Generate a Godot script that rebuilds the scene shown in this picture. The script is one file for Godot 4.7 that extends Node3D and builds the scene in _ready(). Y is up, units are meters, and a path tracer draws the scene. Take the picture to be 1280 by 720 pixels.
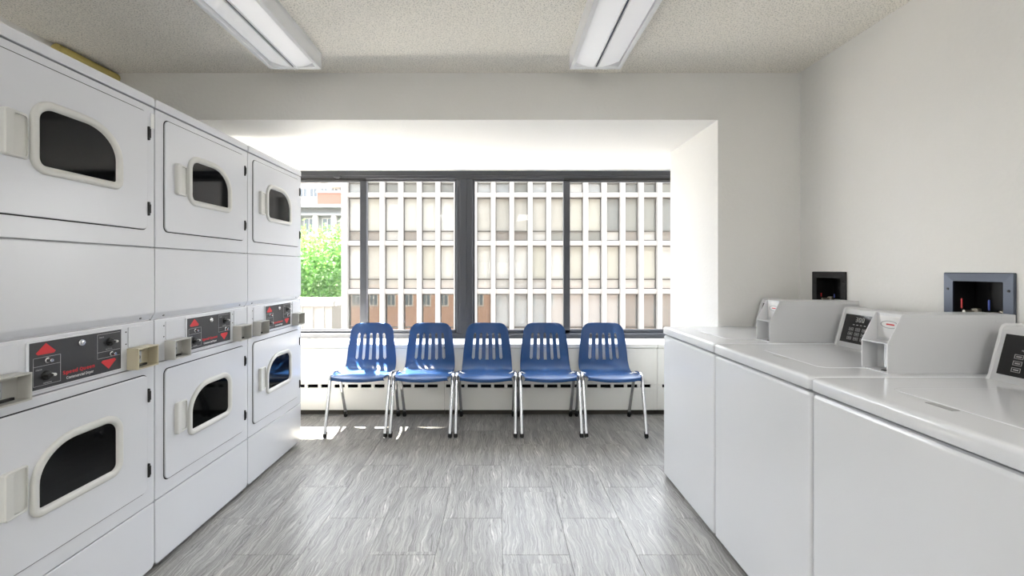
extends Node3D
# A laundromat room: stacked dryers, washers, five blue chairs under a window on a street.
# Coordinates below are written as (x, height, depth); depth runs away from the camera, so world z = -depth.

const EYE := 1.275
const FOCAL := 550.0            # pixels of a 1280x720 frame
const VP := Vector2(623, 337)   # vanishing point of the depth lines, in pixels

const DRYER_X := -1.445
const DRYER_W := 0.6857
const WASH_X := 1.025
const WASH_W := 0.6465
const WALL_L := -2.424
const WALL_R := 1.89
const WALL_D := 2.76            # depth of the wall with the wide opening
const CEIL := 2.507
const SOFFIT := 2.213
const WIN_D := 4.18             # depth of the window frame's room side
const SILL := 0.625
const BACK_D := -1.9
const FILL_LAMP := 1.0              # energy of each fill light added behind the camera
const ADDED_GLOW := 0.02          # and of the faint glow added to the two in view

var M := {}
var rng := RandomNumberGenerator.new()

# ------------------------------------------------------------------ mesh builder
class MB:
	var t := PackedVector3Array()
	var smooth := 38.0
	func add(tris: PackedVector3Array) -> void:      # one closed piece; turned so that its faces look outwards
		var vol := 0.0
		for i in range(0, tris.size(), 3):
			vol += tris[i].dot(tris[i + 1].cross(tris[i + 2]))
		if vol > 0.0:
			for i in range(0, tris.size(), 3):
				var k := tris[i]
				tris[i] = tris[i + 1]
				tris[i + 1] = k
		t.append_array(tris)
	func quad(o: PackedVector3Array, a: Vector3, b: Vector3, c: Vector3, d: Vector3) -> void:
		o.append_array([a, b, c, a, c, d])
	func box(x0: float, x1: float, y0: float, y1: float, d0: float, d1: float, ch := 0.0) -> void:
		var lo := Vector3(minf(x0, x1), minf(y0, y1), -maxf(d0, d1))
		var hi := Vector3(maxf(x0, x1), maxf(y0, y1), -minf(d0, d1))
		var c := (lo + hi) / 2.0
		var o := PackedVector3Array()
		var h := (hi - lo) / 2.0
		var e := minf(ch, minf(h.x, minf(h.y, h.z)) * 0.98)
		for ax in 3:
			var u := (ax + 1) % 3
			var w := (ax + 2) % 3
			for s: float in [-1.0, 1.0]:
				var q := []
				for k: Vector2 in [Vector2(-1, -1), Vector2(1, -1), Vector2(1, 1), Vector2(-1, 1)]:
					var p := Vector3()
					p[ax] = s * h[ax]
					p[u] = k.x * (h[u] - e)
					p[w] = k.y * (h[w] - e)
					q.append(p)
				if s < 0.0: q.reverse()
				quad(o, q[0], q[1], q[2], q[3])
			if e > 0.0:
				for s: float in [-1.0, 1.0]:
					for r: float in [-1.0, 1.0]:
						var a := Vector3(); a[u] = s * h[u]; a[w] = r * (h[w] - e)
						var b := Vector3(); b[u] = s * (h[u] - e); b[w] = r * h[w]
						var q := []
						for z: float in [-1.0, 1.0]:
							var p := a; p[ax] = z * (h[ax] - e)
							var p2 := b; p2[ax] = z * (h[ax] - e)
							q.append_array([p, p2] if z < 0 else [p2, p])
						if s * r < 0.0: q.reverse()
						quad(o, q[3], q[2], q[1], q[0])
		if e > 0.0:
			for sx: float in [-1.0, 1.0]:
				for sy: float in [-1.0, 1.0]:
					for sz: float in [-1.0, 1.0]:
						var a := Vector3(sx * h.x, sy * (h.y - e), sz * (h.z - e))
						var b := Vector3(sx * (h.x - e), sy * h.y, sz * (h.z - e))
						var d := Vector3(sx * (h.x - e), sy * (h.y - e), sz * h.z)
						if sx * sy * sz > 0.0: o.append_array([a, b, d])
						else: o.append_array([a, d, b])
		for i in o.size(): o[i] += c
		add(o)
	func loft(loops: Array, cap0 := true, cap1 := true, closed := false) -> void:   # loops of equal point count, each a closed ring
		var o := PackedVector3Array()
		var n: int = loops[0].size()
		var last := loops.size() if closed else loops.size() - 1
		for i in last:
			var A: PackedVector3Array = loops[i]
			var B: PackedVector3Array = loops[(i + 1) % loops.size()]
			for k in n:
				var l := (k + 1) % n
				quad(o, A[k], A[l], B[l], B[k])
		if not closed:
			if cap0: fan(o, loops[0], true)
			if cap1: fan(o, loops[loops.size() - 1], false)
		add(o)
	func fan(o: PackedVector3Array, ring: PackedVector3Array, flip: bool) -> void:
		var nrm := Vector3()
		for k in ring.size():
			nrm += ring[k].cross(ring[(k + 1) % ring.size()])
		var ax := nrm.abs().max_axis_index()
		var flat := PackedVector2Array()
		for p in ring:
			flat.append(Vector2(p[(ax + 1) % 3], p[(ax + 2) % 3]))
		var ids := Geometry2D.triangulate_polygon(flat)
		for i in range(0, ids.size(), 3):
			var a := ring[ids[i]]
			var b := ring[ids[i + 1]]
			var c := ring[ids[i + 2]]
			var same := (b - a).cross(c - a).dot(nrm) > 0.0
			if same == flip: o.append_array([a, c, b])
			else: o.append_array([a, b, c])
	func lathe(profile: Array, at: Vector3, axis: Vector3, n := 16) -> void:   # profile of (radius, distance along axis)
		axis = axis.normalized()
		var u := axis.cross(Vector3.UP if absf(axis.y) < 0.9 else Vector3.RIGHT).normalized()
		var w := axis.cross(u)
		var loops := []
		for p: Vector2 in profile:
			var ring := PackedVector3Array()
			for k in n:
				var a := TAU * k / n
				ring.append(at + axis * p.y + (u * cos(a) + w * sin(a)) * p.x)
			loops.append(ring)
		loft(loops)
	func tube(path: Array, r: float, n := 10) -> void:
		var loops := []
		var u := Vector3()
		for i in path.size():
			var d: Vector3 = (path[mini(i + 1, path.size() - 1)] - path[maxi(i - 1, 0)]).normalized()
			if i == 0: u = d.cross(Vector3.RIGHT if absf(d.x) < 0.8 else Vector3.UP).normalized()
			u = (u - d * u.dot(d)).normalized()
			var w := d.cross(u)
			var ring := PackedVector3Array()
			for k in n:
				var a := TAU * k / n
				ring.append(path[i] + (u * cos(a) + w * sin(a)) * r)
			loops.append(ring)
		loft(loops)
	func mesh() -> ArrayMesh:
		var n := t.size()
		var fn := PackedVector3Array()
		var at := {}
		for i in range(0, n, 3):
			var f := (t[i + 2] - t[i]).cross(t[i + 1] - t[i])
			fn.append(f)
			for k in 3:
				var key := t[i + k].snapped(Vector3.ONE * 0.00002)
				if not at.has(key): at[key] = PackedInt32Array()
				at[key].append(i / 3)
		var nn := PackedVector3Array()
		nn.resize(n)
		var lim := cos(deg_to_rad(smooth))
		var un := PackedVector3Array()
		for f in fn: un.append(f.normalized())
		for i in n:
			var me := un[i / 3]
			var s := Vector3()
			for j: int in at[t[i].snapped(Vector3.ONE * 0.00002)]:
				if un[j].dot(me) > lim: s += fn[j]
			nn[i] = s.normalized() if s.length_squared() > 1e-20 else me
		var a := []
		a.resize(Mesh.ARRAY_MAX)
		a[Mesh.ARRAY_VERTEX] = t
		a[Mesh.ARRAY_NORMAL] = nn
		var m := ArrayMesh.new()
		m.add_surface_from_arrays(Mesh.PRIMITIVE_TRIANGLES, a)
		return m

# ------------------------------------------------------------------ node helpers
var taken := {}
func numbered(called: String) -> String:
	var n: int = taken.get(called, -1) + 1
	taken[called] = n
	return called if n == 0 else "%s_%03d" % [called, n]

func part(called: String, b: MB, m: Material, parent: Node, at := Vector3.ZERO) -> MeshInstance3D:
	return inst(called, b.mesh(), m, parent, at)

func inst(called: String, mesh: Mesh, m: Material, parent: Node, at := Vector3.ZERO) -> MeshInstance3D:
	var o := MeshInstance3D.new()
	o.name = called
	o.mesh = mesh
	o.material_override = m
	o.position = at
	parent.add_child(o, true)
	return o

func thing(called: String, label: String, category: String, at := Vector3.ZERO, group := "") -> Node3D:
	var o := Node3D.new()
	o.name = numbered(called)
	o.position = at
	add_child(o)
	tag(o, label, category, group)
	return o

func tag(o: Node, label: String, category: String, group := "") -> void:
	o.set_meta("label", label)
	o.set_meta("category", category)
	if group: o.set_meta("group", group)

func struct(called: String, label := "", category := "") -> Node3D:
	var o := Node3D.new()
	o.name = called
	add_child(o)
	o.set_meta("kind", "structure")
	if label: o.set_meta("label", label)
	if category: o.set_meta("category", category)
	return o

func copy(o: Node3D, at: Vector3, label: String) -> Node3D:
	var c: Node3D = o.duplicate()
	c.name = numbered(str(o.name).rstrip("0123456789").rstrip("_"))
	add_child(c)
	c.position = at
	c.set_meta("label", label)
	return c

func rounded(x0: float, x1: float, y0: float, y1: float, r: Array, n := 8) -> Array:   # radii: bottom-near, bottom-far, top-far, top-near
	var out := []
	var c := [[x0, y0, PI], [x1, y0, 1.5 * PI], [x1, y1, 0.0], [x0, y1, 0.5 * PI]]
	for i in 4:
		var rx: float = r[i].x if r[i] is Vector2 else r[i]
		var ry: float = r[i].y if r[i] is Vector2 else r[i]
		var cx: float = c[i][0] + (rx if i in [0, 3] else -rx)
		var cy: float = c[i][1] + (ry if i in [0, 1] else -ry)
		for k in n + 1:
			var a: float = c[i][2] + 0.5 * PI * k / n
			out.append(Vector2(cx + cos(a) * rx, cy + sin(a) * ry))
	return out

func inset(poly: Array, d: float) -> Array:
	var out := []
	var n := poly.size()
	for i in n:
		var p: Vector2 = poly[i]
		var e0: Vector2 = p - poly[(i + n - 1) % n]
		var e1: Vector2 = poly[(i + 1) % n] - p
		if e0.length() < 1e-6: e0 = e1
		if e1.length() < 1e-6: e1 = e0
		var n0 := Vector2(-e0.y, e0.x).normalized()
		var n1 := Vector2(-e1.y, e1.x).normalized()
		var nm := (n0 + n1).normalized()
		out.append(p + nm * d / maxf(0.35, nm.dot(n0)))
	return out

func ring_x(poly: Array, x: float) -> PackedVector3Array:    # polygon of (along depth, height) at a given x
	var o := PackedVector3Array()
	for p: Vector2 in poly: o.append(Vector3(x, p.y, -p.x))
	return o

func plate(b: MB, poly: Array, x0: float, x1: float, bevel := 0.0) -> void:   # a slab in the plane x = const, its visible side at x1
	var s := signf(x1 - x0)
	b.smooth = 20.0
	if bevel > 0.0: b.loft([ring_x(poly, x0), ring_x(poly, x1 - s * bevel), ring_x(inset(poly, bevel * 0.3), x1 - s * bevel * 0.3), ring_x(inset(poly, bevel), x1)])
	else: b.loft([ring_x(poly, x0), ring_x(poly, x1)])

func rect(a: float, b: float, c: float, d: float) -> Array:
	return [Vector2(a, c), Vector2(b, c), Vector2(b, d), Vector2(a, d)]

# ------------------------------------------------------------------ materials
func mat(c: Color, rough := 0.5, metal := 0.0, spec := 0.5) -> StandardMaterial3D:
	var m := StandardMaterial3D.new()
	m.albedo_color = c
	m.roughness = rough
	m.metallic = metal
	m.metallic_specular = spec
	return m

func noise_tex(freq: float, seed_: int, oct := 3, size := 512, lo := 0.0, hi := 1.0, type := FastNoiseLite.TYPE_SIMPLEX_SMOOTH) -> ImageTexture:
	var f := FastNoiseLite.new()
	f.seed = seed_
	f.noise_type = type
	f.frequency = freq
	f.fractal_octaves = oct
	var im := f.get_seamless_image(size, size)
	im.convert(Image.FORMAT_RGB8)
	if lo != 0.0 or hi != 1.0:
		for y in size:
			for x in size:
				var v := lerpf(lo, hi, im.get_pixel(x, y).r)
				im.set_pixel(x, y, Color(v, v, v))
	return ImageTexture.create_from_image(im)

func relief(m: StandardMaterial3D, tex: Texture2D, cm: float, scale: float) -> StandardMaterial3D:
	m.heightmap_enabled = true
	m.heightmap_texture = tex
	m.heightmap_scale = cm
	m.uv1_triplanar = true
	m.uv1_world_triplanar = true
	m.uv1_scale = Vector3.ONE * scale
	return m

func tile_texture() -> ImageTexture:      # grey vein-cut travertine vinyl; u across the veins 1.2 m, v along them 1.2 m
	var W := 1024
	var im := Image.create(W, W, false, Image.FORMAT_RGB8)
	var a := FastNoiseLite.new(); a.seed = 3; a.frequency = 1.0; a.fractal_octaves = 4; a.noise_type = FastNoiseLite.TYPE_SIMPLEX_SMOOTH
	var w := FastNoiseLite.new(); w.seed = 9; w.frequency = 1.0; w.fractal_octaves = 3; w.noise_type = FastNoiseLite.TYPE_SIMPLEX_SMOOTH
	var g := FastNoiseLite.new(); g.seed = 21; g.frequency = 1.0; g.fractal_octaves = 2; g.noise_type = FastNoiseLite.TYPE_SIMPLEX_SMOOTH
	for y in W:
		var v := 1.2 * y / W
		for x in W:
			var u := 1.2 * x / W
			var uu := u + 0.020 * w.get_noise_2d(u * 7.0, v * 3.4) + 0.0035 * w.get_noise_2d(u * 30.0 + 40.0, v * 14.0)
			var broad := a.get_noise_2d(uu * 10.0, v * 0.7)
			var fine := a.get_noise_2d(uu * 95.0 + 30.0, v * 2.6 + 7.0)
			var streak := a.get_noise_2d(uu * 240.0 - 70.0, v * 6.0 + 17.0)
			var vein := 1.0 - absf(g.get_noise_2d(uu * 34.0 + 90.0, v * 1.1 + 3.0)) * 15.0
			var pale := 1.0 - absf(g.get_noise_2d(uu * 26.0 - 60.0, v * 1.5 + 50.0)) * 12.0
			var grain := g.get_noise_2d(u * 420.0, v * 200.0)
			var l := 0.645 + 0.07 * broad + 0.17 * fine + 0.10 * streak + 0.05 * grain
			if vein > 0.0: l -= 0.27 * vein * clampf(0.5 + 1.5 * fine, 0.0, 1.0)
			if pale > 0.0: l += 0.14 * pale * clampf(0.4 + 2.0 * broad, 0.0, 1.0)
			if g.get_noise_2d(u * 150.0 + 200.0, v * 70.0) > 0.62: l -= 0.12
			im.set_pixel(x, y, Color(l * 1.0, l * 0.995, l * 0.985))
	return ImageTexture.create_from_image(im)

func make_materials() -> void:
	M.paint = relief(mat(Color8(236, 235, 232), 0.6, 0.0, 0.4), noise_tex(0.03, 5, 3), 0.12, 2.2)
	M.ceiling = mat(Color8(250, 248, 243), 0.9, 0.0, 0.2)
	M.ceiling.albedo_texture = popcorn([0.0, 0.24, 0.38, 1.0], [0.74, 0.78, 1.0, 1.0])
	relief(M.ceiling, popcorn([0.0, 1.0], [0.0, 1.0]), 0.2, 0.227)
	M.ceiling.uv1_offset = Vector3(0.57, 0.0, 0.68)
	M.enamel = mat(Color8(215, 217, 222), 0.22, 0.0, 0.5)
	M.enamel_edge = mat(Color8(214, 215, 218), 0.3)
	M.washer = mat(Color8(229, 231, 235), 0.09, 0.0, 0.55)
	M.box_white = mat(Color8(212, 213, 215), 0.3)
	M.notch_shade = mat(Color8(150, 151, 152), 0.4)  # grey that paints the shade inside the lid notch
	M.ring = mat(Color8(208, 208, 204), 0.45)
	M.dark_glass = mat(Color8(10, 11, 12), 0.05, 0.0, 0.32)
	M.gap_shade = mat(Color8(38, 38, 40), 0.8)  # dark colour for the shade in the door gap
	M.black = mat(Color8(16, 16, 17), 0.5)
	M.panel_black = mat(Color8(42, 42, 45), 0.38)
	M.glass_black = mat(Color8(9, 9, 10), 0.12)
	M.red = mat(Color8(206, 38, 44), 0.5)
	M.print_grey = mat(Color8(170, 170, 172), 0.5)
	M.print_white = mat(Color8(225, 225, 225), 0.5)
	M.chrome = mat(Color8(214, 215, 218), 0.14, 1.0)
	M.steel = mat(Color8(150, 151, 152), 0.35, 0.9)
	M.coin_grey = mat(Color8(186, 185, 180), 0.4)
	M.coin_beige = mat(Color8(190, 182, 158), 0.4)
	M.plastic_blue = relief(mat(Color8(20, 70, 126), 0.36, 0.0, 0.5), noise_tex(0.2, 14, 2, 256), 0.02, 9.0)
	M.plastic_blue.uv1_world_triplanar = false
	M.rubber = mat(Color8(22, 22, 23), 0.7)
	M.frame = mat(Color8(72, 74, 80), 0.42, 0.3)
	M.track = mat(Color8(22, 22, 24), 0.6)
	M.glass = pane(0.004, 0.2)
	M.glass_dusty = pane(0.018, 0.2)
	M.cover = mat(Color8(236, 235, 229), 0.42)
	M.toe = mat(Color8(66, 62, 54), 0.7)
	M.fixture = mat(Color8(236, 237, 239), 0.45)
	M.lens = mat(Color8(236, 237, 240), 0.35)
	M.lens.emission_enabled = true
	M.lens.emission = Color(1.0, 0.995, 0.985)
	M.lens.emission_energy_multiplier = 0.075  # faint glow added to brighten the lens
	M.fill_lens = mat(Color8(236, 237, 240), 0.35)  # lens of the fill lights added behind the camera
	M.fill_lens.emission_enabled = true
	M.fill_lens.emission = Color(1.0, 0.985, 0.96)
	M.fill_lens.emission_energy_multiplier = 1.0
	M.outlet = mat(Color8(70, 76, 88), 0.3, 0.5)  # blue-grey of the sky reflection mixed into the flange colour
	M.outlet_dark = mat(Color8(30, 30, 33), 0.35, 0.3)
	M.brass = mat(Color8(196, 190, 178), 0.3, 0.9)
	M.blue = mat(Color8(60, 80, 170), 0.5)
	M.yellow = mat(Color8(214, 196, 120), 0.8)
	M.sub = mat(Color8(70, 69, 67), 0.9)
	var tex := tile_texture()
	M.tile = []
	for k in 3:
		var m := mat([Color8(236, 235, 233), Color8(238, 237, 235), Color8(234, 233, 231)][k], 0.36, 0.0, 0.5)
		m.albedo_texture = tex
		M.tile.append(m)
	# outside
	M.concrete = mat(Color8(160, 159, 157), 0.8)
	M.concrete_dark = mat(Color8(92, 90, 88), 0.9)
	M.bronze = mat(Color8(84, 82, 78), 0.6)
	M.blind = []
	for c in [Color8(182, 184, 178), Color8(174, 175, 164), Color8(190, 192, 189), Color8(166, 166, 158), Color8(126, 130, 124), Color8(106, 113, 112), Color8(160, 167, 169), Color8(136, 130, 121)]:
		M.blind.append(mat(c, 0.7))
	M.office_glass = pane(0.04)
	M.mirror_glass = mat(Color8(112, 111, 108), 0.03, 1.0)
	M.brick = relief(mat(Color8(122, 101, 90), 0.9), noise_tex(0.05, 30, 3, 256), 0.4, 0.7)
	M.brick_far = mat(Color8(136, 88, 76), 0.9)
	M.apartment = mat(Color8(136, 132, 128), 0.9)
	M.grey_stone = mat(Color8(116, 118, 118), 0.9)
	M.far_glass = mat(Color8(74, 82, 88), 0.3)
	M.roof_white = mat(Color8(156, 154, 150), 0.8)
	M.asphalt = mat(Color8(110, 110, 110), 0.95)
	M.tank = mat(Color8(130, 122, 114), 0.9)
	M.bark = mat(Color8(96, 80, 64), 0.9)
	M.leaf = []
	for c in [Color8(82, 122, 58), Color8(98, 134, 70), Color8(68, 108, 50)]:
		var m := mat(c, 0.6)
		m.backlight_enabled = true
		m.backlight = Color8(80, 130, 52)
		m.cull_mode = BaseMaterial3D.CULL_DISABLED
		M.leaf.append(m)

func pane(alpha: float, spec := 0.5) -> StandardMaterial3D:
	var m := mat(Color(0.93, 0.95, 0.95, alpha), 0.02, 0.0, spec)
	m.transparency = BaseMaterial3D.TRANSPARENCY_ALPHA
	return m

func popcorn(at: Array, grey: Array) -> NoiseTexture2D:      # sprayed popcorn plaster: pale crumbs with darker pits between them
	var f := FastNoiseLite.new()
	f.seed = 8
	f.frequency = 0.36
	f.fractal_octaves = 2
	var g := Gradient.new()
	g.offsets = PackedFloat32Array(at)
	var c := PackedColorArray()
	for v: float in grey: c.append(Color(v, v * 0.995, v * 0.98))
	g.colors = c
	var t := NoiseTexture2D.new()
	t.width = 1536
	t.height = 1536
	t.noise = f
	t.color_ramp = g
	return t

# ------------------------------------------------------------------ scene
func _ready() -> void:
	rng.seed = 77
	var cam := Camera3D.new()
	cam.name = "camera"
	cam.projection = Camera3D.PROJECTION_FRUSTUM
	cam.near = 0.05
	cam.far = 400.0
	cam.size = cam.near * 720.0 / FOCAL
	cam.frustum_offset = Vector2(640.0 - VP.x, VP.y - 360.0) / FOCAL * cam.near
	cam.position = Vector3(0, EYE, 0)
	add_child(cam)
	cam.current = true

	var env := Environment.new()
	env.background_mode = Environment.BG_SKY
	var skym := ProceduralSkyMaterial.new()
	skym.sky_top_color = Color8(222, 228, 236)
	skym.sky_horizon_color = Color8(246, 246, 244)
	skym.ground_horizon_color = Color8(170, 170, 168)
	skym.ground_bottom_color = Color8(120, 120, 118)
	skym.sun_angle_max = 0.0
	var sky := Sky.new()
	sky.sky_material = skym
	env.sky = sky
	env.background_energy_multiplier = 3.4
	env.tonemap_mode = Environment.TONE_MAPPER_LINEAR
	env.tonemap_exposure = 3.15
	env.sdfgi_enabled = true
	env.ssao_enabled = true
	env.ssil_enabled = true
	var we := WorldEnvironment.new()
	we.name = "environment"
	we.environment = env
	add_child(we)

	var sun := DirectionalLight3D.new()
	sun.name = "sun"
	var az := deg_to_rad(20.7)
	var el := deg_to_rad(64.5)
	var from := Vector3(-sin(az) * cos(el), sin(el), -cos(az) * cos(el))
	sun.basis = Basis.looking_at(-from, Vector3.UP)
	sun.light_color = Color(1.0, 0.97, 0.92)
	sun.light_energy = 9.5
	sun.light_angular_distance = 0.6
	sun.shadow_enabled = true
	add_child(sun)

	make_materials()
	build_shell()
	build_floor()
	build_window()
	build_radiators()
	build_dryers()
	build_washers()
	build_chairs()
	build_fixtures()
	build_outlets()
	build_outside()

# ------------------------------------------------------------------ the room
func wall(called: String, boxes: Array, m: Material) -> MeshInstance3D:
	var b := MB.new()
	for k: Array in boxes: b.box(k[0], k[1], k[2], k[3], k[4], k[5])
	var o := part(called, b, m, self)
	o.set_meta("kind", "structure")
	return o

func build_shell() -> void:
	var T := 0.2
	# right wall with the two niches of the outlet boxes
	var holes := [[1.622, 1.842], [2.402, 2.622]]
	var y0 := 1.075
	var y1 := 1.235
	var R := [[WALL_R, WALL_R + T, -0.3, y0, BACK_D, WALL_D], [WALL_R, WALL_R + T, y1, CEIL + 0.2, BACK_D, WALL_D]]
	var d := BACK_D
	for h: Array in holes:
		R.append([WALL_R, WALL_R + T, y0, y1, d, h[0]])
		d = h[1]
	R.append([WALL_R, WALL_R + T, y0, y1, d, WALL_D])
	wall("wall_right", R, M.paint)
	wall("wall_left", [[WALL_L - T, WALL_L, -0.3, CEIL + 0.2, BACK_D, 4.26]], M.paint)
	wall("wall_rear", [[WALL_L - T, WALL_R + T, -0.3, CEIL + 0.2, BACK_D - T, BACK_D]], M.paint)
	# wall over and beside the wide opening: header, and the deep pier by the washers
	wall("wall_front", [[WALL_L, 1.375, SOFFIT, CEIL + 0.2, WALL_D - 0.004, 2.78]], M.paint)
	wall("wall_pier", [[1.375, WALL_R + T, -0.3, SOFFIT + 0.1, WALL_D, 3.517]], M.paint)
	wall("wall_pier_facing", [[1.375, WALL_R + T, -0.3, CEIL + 0.2, WALL_D - 0.004, WALL_D]], M.paint)
	wall("ceiling", [[WALL_L - T, WALL_R + T, CEIL, CEIL + 0.2, BACK_D - T, WALL_D]], M.ceiling)
	wall("ceiling_recess", [[WALL_L, 3.0, SOFFIT, CEIL + 0.2, 2.78, 4.26]], M.paint)
	wall("wall_recess_side", [[2.75, 3.0, -0.3, SOFFIT + 0.2, 3.3, 4.26], [WALL_R, 2.75, -0.3, SOFFIT + 0.2, 3.3, 3.517]], M.paint)
	# outer wall under and over the window, brick outside
	wall("wall_window", [[WALL_L, 2.75, -0.3, 0.57, 4.19, 4.26], [WALL_L, 2.75, 2.205, SOFFIT + 0.2, 4.24, 4.26]], M.paint)
	wall("wall_outside", [[-45.0, 45.0, -12.0, -6.5, 4.26, 4.28], [-45.0, 45.0, -0.5, 0.585, 4.26, 4.28], [-45.0, 45.0, 2.205, 24.0, 4.26, 4.28], [-45.0, WALL_L, 0.585, 2.205, 4.2, 4.28], [2.75, 45.0, 0.585, 2.205, 4.2, 4.28]], M.concrete_dark)
	wall("wall_outside_brick", [[-45.0, 45.0, -6.5, -0.5, 4.26, 4.28]], M.brick)
	var lower := get_node("wall_outside_brick")
	var wb := MB.new()
	wb.box(-0.45, 0.45, 0.0, 1.5, 4.28, 4.29)
	var fb := MB.new()
	for e: Array in [[-0.53, -0.45, 0.0, 1.5], [0.45, 0.53, 0.0, 1.5], [-0.03, 0.03, 0.0, 1.5], [-0.56, 0.56, -0.1, 0.0], [-0.53, 0.53, 1.5, 1.62]]: fb.box(e[0], e[1], e[2], e[3], 4.275, 4.31)
	var wm := wb.mesh()
	var fm := fb.mesh()
	for k in 12:
		var f := inst("lower_window", fm, M.roof_white, lower, Vector3(-17.0 + 2.1 * k, -3.0, 0))
		inst("pane", wm, M.far_glass, f)
	# yellow strip in the corner over the dryers
	var b := MB.new()
	b.tube([Vector3(WALL_L + 0.03, CEIL - 0.035, -2.38), Vector3(WALL_L + 0.03, CEIL - 0.035, -2.6), Vector3(WALL_L + 0.03, CEIL - 0.035, -2.755)], 0.028, 12)
	var o := part("corner_strip", b, M.yellow, self)
	tag(o, "yellow strip along the ceiling corner above the dryers", "pipe")

func build_floor() -> void:
	var root := struct("floor")
	var b := MB.new()
	b.box(WALL_L - 0.2, 3.0, -0.3, -0.004, BACK_D - 0.2, 4.25)
	part("subfloor", b, M.sub, root)
	# 30 x 61 cm vinyl tiles, courses staggered by half
	var cw := 0.2995
	var cl := 0.6125
	var variants := []
	for k in 9:
		variants.append(tile_mesh(cw, cl, Vector2(rng.randf(), rng.randf())))
	var col := -9
	while 0.018 + col * cw < 2.9:
		var x0 := 0.018 + col * cw
		var d := (1.966 if posmod(col, 2) == 0 else 2.256) - cl * 7
		while d < 4.2:
			if d + cl > BACK_D:
				var xa := maxf(x0, WALL_L)
				var da := maxf(d, BACK_D)
				var da2 := minf(d + cl, 4.2)
				var mesh: ArrayMesh = variants[rng.randi() % 9]
				if xa > x0 + 0.001 or da > d + 0.001 or da2 < d + cl - 0.001 or x0 + cw > 2.75:
					mesh = tile_mesh(minf(x0 + cw, 2.75) - xa, da2 - da, Vector2(rng.randf(), rng.randf()))
				var p := rng.randf()
				inst("tile", mesh, M.tile[0 if p < 0.45 else (1 if p < 0.75 else 2)], root, Vector3(xa, 0, -da))
			d += cl
		col += 1

func tile_mesh(w: float, l: float, off: Vector2) -> ArrayMesh:
	var g := 0.0006
	var e := 0.0008
	var st := SurfaceTool.new()
	st.begin(Mesh.PRIMITIVE_TRIANGLES)
	st.set_smooth_group(-1)
	var rings := [[g, -0.004], [g, -e], [g + e, 0.0]]
	var pts := []
	for r: Array in rings:
		pts.append([Vector3(r[0], r[1], -r[0]), Vector3(w - r[0], r[1], -r[0]), Vector3(w - r[0], r[1], -l + r[0]), Vector3(r[0], r[1], -l + r[0])])
	var put := func(a: Vector3, c: Vector3, d: Vector3):
		for p: Vector3 in [a, c, d]:
			st.set_uv(Vector2(p.x, -p.z) / 1.2 + off)
			st.add_vertex(p)
	for k in 2:
		for i in 4:
			var j := (i + 1) % 4
			put.call(pts[k][i], pts[k + 1][i], pts[k + 1][j])
			put.call(pts[k][i], pts[k + 1][j], pts[k][j])
	put.call(pts[2][0], pts[2][2], pts[2][1])
	put.call(pts[2][0], pts[2][3], pts[2][2])
	st.generate_normals()
	return st.commit()

func build_window() -> void:
	var root := struct("window_1", "dark aluminium ribbon window of sliding sashes", "window")
	var L := WALL_L
	var R := 2.75
	var b := MB.new()
	b.box(L, R, 2.135, 2.213, WIN_D, WIN_D + 0.09, 0.003)
	b.box(L, R, 2.165, 2.173, WIN_D - 0.012, WIN_D, 0.002)
	part("head_frame", b, M.frame, root)
	b = MB.new()
	b.box(L, R, SILL - 0.04, 0.668, WIN_D - 0.02, WIN_D + 0.09, 0.003)
	b.box(L, R, 0.668, 0.69, WIN_D + 0.03, WIN_D + 0.05, 0.002)
	part("bottom_frame", b, M.frame, root)
	for m: Array in [[-0.399, -0.243], [1.79, 1.94], [L, L + 0.04], [R - 0.04, R]]:
		b = MB.new()
		b.box(m[0], m[1], 0.668, 2.135, WIN_D - 0.004, WIN_D + 0.09, 0.004)
		b.box((m[0] + m[1]) / 2 - 0.045, (m[0] + m[1]) / 2 + 0.02, 0.668, 2.135, WIN_D - 0.012, WIN_D, 0.003)
		part("mullion", b, M.frame, root)
	# sashes: the outer two slide behind, the inner two stand flush
	sash(root, L + 0.04, -1.262, WIN_D + 0.06, M.glass_dusty, true)
	sash(root, -1.322, -0.399, WIN_D + 0.03, M.glass, false)
	sash(root, -0.243, 0.684, WIN_D + 0.03, M.glass, false)
	sash(root, 0.624, 1.79, WIN_D + 0.06, M.glass, true)
	sash(root, 1.94, R - 0.04, WIN_D + 0.03, M.glass, false)
	b = MB.new()
	b.box(-1.56, -1.49, 2.148, 2.17, WIN_D - 0.03, WIN_D + 0.002, 0.004)
	b.box(-1.545, -1.505, 2.14, 2.15, WIN_D - 0.024, WIN_D + 0.002, 0.003)
	part("latch", b, M.frame, root)

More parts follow.
